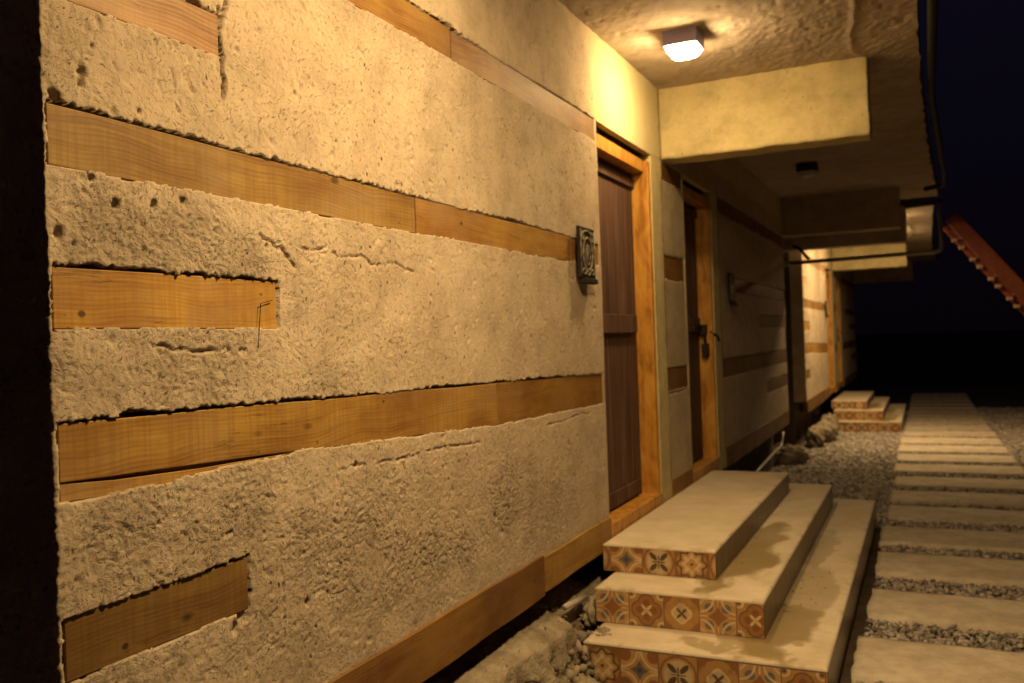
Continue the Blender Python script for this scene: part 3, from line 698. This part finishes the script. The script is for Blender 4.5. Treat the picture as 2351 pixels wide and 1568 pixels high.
def build_steps():
    r = empty('entry_steps', (.5, 5.05, 0), 'near three-tier steps with cream treads and patterned tile fronts, wet patches on top', 'steps', 'tiled entry steps')
    tiers = [(.010, .530, 3.89, 6.21, .322, .450, 'ABC', .115 + .0), (.060, .775, 3.63, 6.55, .170, .322, 'DEFDE', 0), (.090, 1.035, 3.385, 6.86, 0.0, .170, 'CABFDEB', 0)]
    for t, (x0, x1, y0, y1, z0, z1, ks, stt) in enumerate(tiers):
        zb = z0 + .001 if t < 2 else -.08
        MB().box(x0 + .004, y0 + .004, zb, x1 - .004, y1 - .004, z1 - .012).build('step_body', CORE, r)
        # tread slab with the wet stains
        st = .008; a = np.arange(x0, x1 + .004, st); b = np.arange(y0, y1 + .004, st)
        a[-1] = x1; b[-1] = y1
        A, B = np.meshgrid(a, b, indexing='ij'); wet = np.zeros_like(A)
        wx = A + .09 * fbm(A * 8, B * 4, 4, 3, .6); wy = B + .34 * fbm(A * 7, B * 5, 4, 9, .6)
        def el(cx, cy, rx, ry, s=.8): return s * sstep(1.25, .92, np.hypot((wx - cx) / rx, (wy - cy) / ry))
        if t == 1: wet = np.maximum.reduce([el(.56, 4.25, .15, .42), el(.52, 4.75, .15, .40, .7), el(.60, 4.55, .11, .25, .6)])
        if t == 2: wet = np.maximum.reduce([el(.80, 3.85, .16, .36), el(.62, 3.56, .17, .10, .55), el(.86, 4.45, .12, .40, .5), el(.82, 5.2, .07, .35, .6), el(.90, 3.52, .05, .04, .5)])
        if t == 0: wet = .35 * sstep(.25, .5, fbm(A * 7, B * 4, 3, 77)) * sstep(x1 - .2, x1, A)
        # dirty arris
        edge = np.minimum(A - x0, B - y0); wet = np.maximum(wet, .35 * (fbm(A * 22, B * 9, 3, 15) > .30) * np.exp(-np.minimum(B - y0, x1 - A) / .03))
        Z = z1 + .0015 * fbm(A * 8, B * 6, 3, 40 + t)
        dd = np.minimum(np.minimum(A - x0, x1 - A), np.minimum(B - y0, y1 - B)); Z = Z - .005 * np.exp(-dd / .004)
        top = np.stack([A, B, Z], -1).reshape(-1, 3); nx, ny = A.shape
        ring = [p * ny for p in range(nx)] + [(nx - 1) * ny + q for q in range(1, ny)] + [p * ny + ny - 1 for p in range(nx - 2, -1, -1)] + [q for q in range(ny - 2, 0, -1)]
        low = top[ring].copy(); low[:, 2] = z1 - .012; m_ = len(top); k = len(ring)
        F2 = np.array([[m_ + j, m_ + (j + 1) % k, ring[(j + 1) % k], ring[j]] for j in range(k)])
        np_mesh('tread', np.vstack([top, low]), np.vstack([gridfaces(nx, ny), F2]), TREAD, r, attr={'wet': np.concatenate([wet.ravel(), wet.ravel()[ring] * 0])}, smooth=False)
        zf0 = z0 + .003 if t < 2 else z0 - .005
        tile_face(r, y0, x0 + .001, x1 - .001, zf0, z1 - .012, 'x', {0: 'BABC', 1: 'DEFDE', 2: 'CABFDEB'}[t], .151 - .035 if t == 0 else 0, .151 if t < 2 else .156)
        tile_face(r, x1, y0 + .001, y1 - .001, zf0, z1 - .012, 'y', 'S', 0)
    return r
st1 = build_steps()
def drops():
    P_ = []
    for _ in range(60):
        if random.random() < .5: P_.append((.775 + abs(random.gauss(0, .02)) + .004, random.uniform(3.9, 4.7), .1715, random.uniform(.0015, .0045)))
        elif random.random() < .5: P_.append((.53 + abs(random.gauss(0, .02)) + .004, random.uniform(4.2, 4.8), .3235, random.uniform(.0015, .004)))
        else: P_.append((random.uniform(.84, .93), random.uniform(4.1, 4.9), .1715, random.uniform(.0015, .004)))
    m_ = MB()
    for x, y, z, r in P_:
        vs = [(x, y, z + r * .7)]; fs = []
        for a_, q in ((.5, .6), (.87, .35), (1, 0)):
            vs += [(x + r * a_ * math.cos(k * math.pi / 4), y + r * a_ * math.sin(k * math.pi / 4), z + r * q) for k in range(8)]
        fs += [(0, 1 + k, 1 + (k + 1) % 8) for k in range(8)]
        for g_ in range(2): fs += [(1 + g_ * 8 + k, 9 + g_ * 8 + k, 9 + g_ * 8 + (k + 1) % 8, 1 + g_ * 8 + (k + 1) % 8) for k in range(8)]
        m_.add(vs, fs)
    wm = M('water bead', .03, .8); wm.color((.10, .08, .05))
    tag(m_.build('water_drops', wm.m, None, (.8, 4.3, .17), smooth=True), 'beads of splashed water on the wet treads', 'water drops', kind='stuff')
drops()
st2 = copy_tree(st1); st2.location = st1.location + Vector((0, 11.05, -.175))
st2['label'] = 'far small-looking three-tier tiled steps below the lit far wall'

# ------------------------------------------------------------ rubble ledge, rocks and gravel
def ledge():
    y = np.arange(1.9, 4.04, .008); s = np.linspace(0, 1, 90)
    Yv, S = np.meshgrid(y, s, indexing='ij')
    edge = .075 + .035 * fbm(Yv * 7, Yv * 0, 3, 3) - .10 * sstep(3.30, 3.44, Yv)
    topz = .312 + .016 * fbm(Yv * 5, Yv * 0 + 2, 2, 8) - .03 * sstep(3.3, 3.5, Yv)
    X = np.where(S < .5, -.158 + (edge + .158) * S / .5, edge + .10 * (S - .5) / .5 * (1 + .5 * vn(Yv * 11, S * 6, 2)))
    t = np.clip((S - .5) / .5, 0, 1); topz = topz + .012 * np.abs(fbm(Yv * 18, S * 10, 3, 33)); Z = np.where(S < .5, topz - .055 * (S / .5) ** 1.5, topz - .055 - (topz + .03) * t ** .8)
    n = fbm(Yv * 14, S * 9, 4, 12, .6); X = X + (.035 * n * sstep(.40, .6, S)); Z = Z + .014 * n * (S < .55) + .02 * fbm(Yv * 26, S * 22, 3, 15) * sstep(.45, .6, S)
    crev = np.clip(np.abs(fbm(Yv * 9, S * 7, 3, 18)) - .0, 0, .12) / .12
    X = X - .05 * (1 - crev) * sstep(.5, .6, S)
    o = np_mesh('rubble_footing', np.stack([X, Yv, Z], -1).reshape(-1, 3), gridfaces(len(y), len(s), False), ROCK, None, (0, 2.6, 0))
    tag(o, 'crumbling mortar ledge of rubble jutting out under the lowest timber board', 'rubble ledge')
    n = 900; yy = rng.uniform(1.95, 3.95, n); t = rng.uniform(0, 1, n)
    k = rng.uniform(0, 1, n) < .28; off_ = np.where(yy > 3.38, -.10, 0.0); zz = np.where(k, .255 + rng.uniform(0, .03, n), .22 * (1 - t) - .04); xx = np.where(k, rng.uniform(-.15, .05, n), .075 + .11 * t ** 1.2 + rng.uniform(-.025, .015, n)) + off_
    P_ = np.stack([xx, yy, zz], -1); sz = np.where(k, rng.uniform(.003, .009, n), rng.uniform(.010, .034, n))
    V_, F_, T_ = stones(P_, sz)
    tag(np_mesh('rubble_stones', V_, F_, GRAV, o, smooth=False, attr={'tint': T_ * np.array([.68, .60, .46])}), kind='stuff')
def ico():
    p = (1 + 5 ** .5) / 2
    v = np.array([(-1, p, 0), (1, p, 0), (-1, -p, 0), (1, -p, 0), (0, -1, p), (0, 1, p), (0, -1, -p), (0, 1, -p), (p, 0, -1), (p, 0, 1), (-p, 0, -1), (-p, 0, 1)], float)
    v /= np.linalg.norm(v[0])
    f = np.array([(0, 11, 5), (0, 5, 1), (0, 1, 7), (0, 7, 10), (0, 10, 11), (1, 5, 9), (5, 11, 4), (11, 10, 2), (10, 7, 6), (7, 1, 8), (3, 9, 4), (3, 4, 2), (3, 2, 6), (3, 6, 8), (3, 8, 9), (4, 9, 5), (2, 4, 11), (6, 2, 10), (8, 6, 7), (9, 8, 1)])
    return v, f
IV, IF = ico()
def stones(P, size):
    n = len(P)
    V = IV[None] * (1 + rng.uniform(-.45, .38, (n, 12, 1)))
    V = V * rng.uniform(.40, 1.35, (n, 1, 3)) * size[:, None, None]
    a = rng.uniform(0, 2 * math.pi, n); ca, sa = np.cos(a), np.sin(a); b = rng.uniform(-.8, .8, n); cb, sb = np.cos(b), np.sin(b)
    x, y, z = V[..., 0], V[..., 1], V[..., 2] * .75
    y, z = y * cb[:, None] - z * sb[:, None], y * sb[:, None] + z * cb[:, None]
    x, y = x * ca[:, None] - y * sa[:, None], x * sa[:, None] + y * ca[:, None]
    V = np.stack([x, y, z], -1) + P[:, None, :]
    Fq = (IF[None] + (np.arange(n) * 12)[:, None, None]).reshape(-1, 3)
    g = rng.uniform(.08, .56, n); tint = np.stack([g, g * rng.uniform(.84, .95, n), g * rng.uniform(.70, .92, n)], -1)
    return V.reshape(-1, 3), Fq, np.repeat(tint, 12, 0)
ledge()
def scatter(x0, x1, y0, y1, dens, smin, smax, keep=None):
    n = int((x1 - x0) * (y1 - y0) * dens); x = rng.uniform(x0, x1, n); y = rng.uniform(y0, y1, n)
    k = np.ones(n, bool) if keep is None else keep(x, y)
    x, y = x[k], y[k]; z = gz(y) - .034 + rng.uniform(-.004, .014, len(x))
    return np.stack([x, y, z], -1), rng.uniform(smin, smax, len(x))
def nosteps(x, y):
    k = ~((x < 1.10) & (y > 3.36) & (y < 6.88)); k &= ~((x < 1.03) & (y > 3.39 + 11.05) & (y < 6.86 + 11.05)); k &= ~((x < -.15) & (y < 10.12)) & ~((x < -.15) & (y > 11.8))
    for (a_, b_, c_, d_) in SL: k &= ~((x > a_ + .008) & (x < c_ - .008) & (y > b_ + .008) & (y < d_ - .008))
    return k
parts = []
for args in ((1.02, 2.6, 2.6, 7.2, 3000, .008, .021), (1.02, 2.6, 7.2, 14, 2000, .011, .024), (-.2, 1.09, 2.2, 3.5, 3600, .009, .018), (-.6, 1.09, 6.8, 14.5, 1700, .014, .036), (2.25, 5.2, 6.5, 20, 1100, .016, .038), (1.0, 2.6, 14, 19.5, 1300, .014, .024)):
    parts.append(stones(*scatter(*args, keep=nosteps)))
V = np.vstack([p[0] for p in parts]); off = 0; FF = []; 
for p in parts: FF.append(p[1] + off); off += len(p[0])
o = np_mesh('gravel', V, np.vstack(FF), GRAV, None, (0, 0, 0), smooth=False, attr={'tint': np.vstack([p[2] for p in parts])}); tag(o, 'loose crushed stone gravel around and between the path slabs', 'gravel', kind='stuff')

def rock(x, y, z, sx, sy, sz, seed, label, name='rock', group='loose rocks by the wall'):
    nu, nv = 40, 24
    th = np.linspace(0, 2 * math.pi, nu, endpoint=False); ph = np.linspace(.02, math.pi - .02, nv)
    T, P_ = np.meshgrid(th, ph, indexing='ij'); dx, dy, dz = np.cos(T) * np.sin(P_), np.sin(T) * np.sin(P_), np.cos(P_)
    r = 1.1 - .5 * np.abs(fbm(dx * 1.7 + seed + dz, dy * 1.7 + dz * 1.3, 3, seed)) - .25 * np.abs(fbm(dx * 4 + dz * 3, dy * 4 + seed, 3, seed + 5)) + .1 * fbm(dx * 11 + dz * 9, dy * 11, 2, seed)
    V = np.stack([x + sx * r * dx, y + sy * r * dy, z + sz * r * dz], -1).reshape(-1, 3)
    f = []
    for i in range(nu):
        for j in range(nv - 1): f.append((i * nv + j, i * nv + j + 1, ((i + 1) % nu) * nv + j + 1, ((i + 1) % nu) * nv + j))
    o = np_mesh(name, V, np.array(f), ROCK, None, (x, y, z - sz), smooth=False); tag(o, label, 'rock', group)
rock(.13, 3.50, .09, .07, .09, .10, 3, 'mossy rock wedged between the mortar ledge and the middle step')
rock(.20, 3.13, .03, .10, .08, .09, 5, 'rough rock at the foot of the ledge before the lowest tiled step')
rock(.16, 2.92, .03, .07, .10, .09, 7, 'dark rock under the ledge near the bottom edge of the photo')
rock(.25, 2.98, -.01, .06, .05, .06, 9, 'small pale rock on the gravel below the ledge')
rock(.02, 3.72, .18, .05, .11, .07, 11, 'lump of rubble in the dark gap beside the top step')
rock(-.10, 10.35, 0.0, .28, .22, .14, 13, 'dark heap of rubble in the gap between the cottages')
rock(.05, 12.2, 0.0, .12, .30, .16, 15, 'rock against the foot of the far lit wall')
rock(.10, 13.0, -.02, .16, .35, .17, 17, 'long rock bank leading to the far steps')
rock(.06, 13.9, -.02, .14, .35, .20, 19, 'pale rock touching the far tiled steps')

# ------------------------------------------------------------ pipes
def pipe(name, pts, r, mt, label, rb=.06):
    o = MB().tube(bend(pts, rb), r, 14).build(name, mt, None, pts[0], smooth=True); return tag(o, label, 'pipe')
pipe('stub_pipe', [(.0, 3.42, .287), (.0, 3.66, .262)], .0125, PVC, 'short pale pipe poking from the rubble beside the middle step')
pipe('floor_pipe', [(-.05, 7.6, .0), (-.05, 8.3, .12), (-.05, 9.3, .16), (-.05, 9.9, .17), (-.05, 10.05, .30)], .014, PVC, 'thin grey pipe rising along the dark foot of the second wall', .15)
pipe('gutter_pipe', [(1.462, .4, 2.80), (1.475, 6.0, 2.80), (1.60, 8.9, 2.76), (1.60, 9.3, 2.73), (1.44, 9.45, 2.73)], .022, PVCD, 'black pipe along the outer edge of the roof slab')
pp = pipe('drain_pipe', [(-.04, 10.32, 2.165), (1.585, 10.32, 2.19), (1.57, 10.32, 2.70)], .022, PIPE, 'metal drain pipe crossing under the slab and turning up at its edge', .07)
MB().tube([(-.03, 10.32, 2.165), (.0, 10.32, 2.165)], .036, 16).tube([(.02, 10.32, 2.166), (.045, 10.32, 2.166)], .034, 16).build('pipe_collar', PVC, pp, smooth=True)
pipe('branch_pipe', [(.08, 10.37, 2.36), (.14, 10.37, 2.34), (.25, 10.355, 2.20)], .018, PVCD, 'short black branch pipe slanting down to the drain pipe', .04)
pipe('eave_pipe', [(1.60, 10.36, 2.71), (1.24, 10.36, 2.69)], .024, PIPEG, 'dark green pipe under the end of the near roof slab')

# ------------------------------------------------------------ number plaques
def plaque(y, z, label, x=.02):
    H, Wd = .23, .20
    r = empty('number_plaque', (x, y, z - H / 2), label, 'house number sign', 'carved number plaques')
    b = MB().box(x, y - Wd / 2, z - H / 2, x + .016, y + Wd / 2, z + H / 2)
    b.build('plaque_board', DARKM, r, bevel=.006)
    f = MB(); xf = x + .0165
    def ring(cy, cz, ry, rz, rr, a0=0, a1=360, n=28):
        f.tube([(xf, cy + ry * math.cos(math.radians(a0 + (a1 - a0) * i / n)), cz + rz * math.sin(math.radians(a0 + (a1 - a0) * i / n))) for i in range(n + 1)], rr, 6)
    ring(y, z - .005, .060, .072, .0045); ring(y, z - .010, .030, .045, .0035)
    f.tube([(xf, y - .005, z - .045), (xf, y - .005, z + .03)], .0045, 6)
    ring(y - .01, z + .075, .055, .022, .005, 15, 165, 12); ring(y + .055, z + .072, .014, .02, .004, n=12); ring(y - .062, z + .072, .012, .018, .004, n=12)
    ring(y + .055, z - .085, .02, .012, .004, n=12); ring(y - .05, z - .085, .02, .013, .004, n=12); ring(y, z - .088, .018, .012, .0045, n=12)
    f.tube([(xf, y + .085, z - .10), (xf, y + .085, z + .10)], .003, 6); f.tube([(xf, y - .085, z - .10), (xf, y - .085, z + .10)], .003, 6)
    f.build('carved_number', SCROLL, r, smooth=True)
    MB().box(x + .002, y - Wd / 2 + .025, z - H / 2 - .024, x + .034, y + Wd / 2 - .02, z - H / 2 - .001).build('plaque_foot', DARKM, r, bevel=.004)
    return r
SCROLL = mat_simple('worn pale relief', (.36, .30, .23), (.04, .03, .02), .7, .4, 40, .2)
plaque(3.75, 1.785, 'dark carved number plaque with pale scrollwork beside the nearest door')
q2 = plaque(7.05, 1.76, 'blackened number plaque on the unlit wall behind the padlocked door')
plaque(3.75 + P2, 1.785 + DZ2, 'small-looking number plaque by the far cottage door')

# ------------------------------------------------------------ red sloping stair stringer
def stair():
    yb = 14.2
    r = empty('outdoor_stair', (2.3, yb, float(gz(yb))), 'red sloping stair stringer with pairs of pale bracket ends, right of the roof', 'stair')
    sl = Vector((.925, 0, -1.21)); L = sl.length; t = sl.normalized(); nrm = Vector((t.z, 0, -t.x)); 
    top = Vector((1.795, yb, 2.98)); n2 = 2.75
    A = top; B = top + t * n2 * 1.0
    up = Vector((-nrm.x, 0, -nrm.z))
    def slab(p, q, w0, w1, y0, y1, name, mt, par):
        vs = []
        for P_ in (p, q):
            for yy in (y0, y1):
                for w_ in (w0, w1): vs.append((P_.x + up.x * w_, yy, P_.z + up.z * w_))
        return MB().add(vs, [(0, 1, 3, 2), (4, 6, 7, 5), (0, 4, 5, 1), (2, 3, 7, 6), (0, 2, 6, 4), (1, 5, 7, 3)]).build(name, mt, par, bevel=.01)
    if up.z < 0: up = -up
    slab(A, top + t * 4.0, -.11, .085, yb, yb + .06, 'stringer', RED, r)
    slab(A + t * .05, top + t * 4.0, -.20, -.132, yb + .10, yb + .14, 'lower_rail', RED, r)
    slab(A, top + t * 4.0, -.11, .085, yb + .9, yb + .96, 'stringer', RED, r)
    for k in range(11):
        p = top + t * (.30 + k * .365)
        for j, dz in enumerate((0, .14)):
            c = p + t * dz - up * (.185)
            MB().box(c.x - .045, yb - .03, c.z - .022, c.x + .03, yb + .09, c.z + .022).build('bracket_end', PALE, r, bevel=.008)
        c = p + t * .05
        MB().box(c.x - .10, yb + .062, c.z - .02, c.x + .12, yb + .898, c.z + .01).build('stair_tread', CORE, r)
stair()
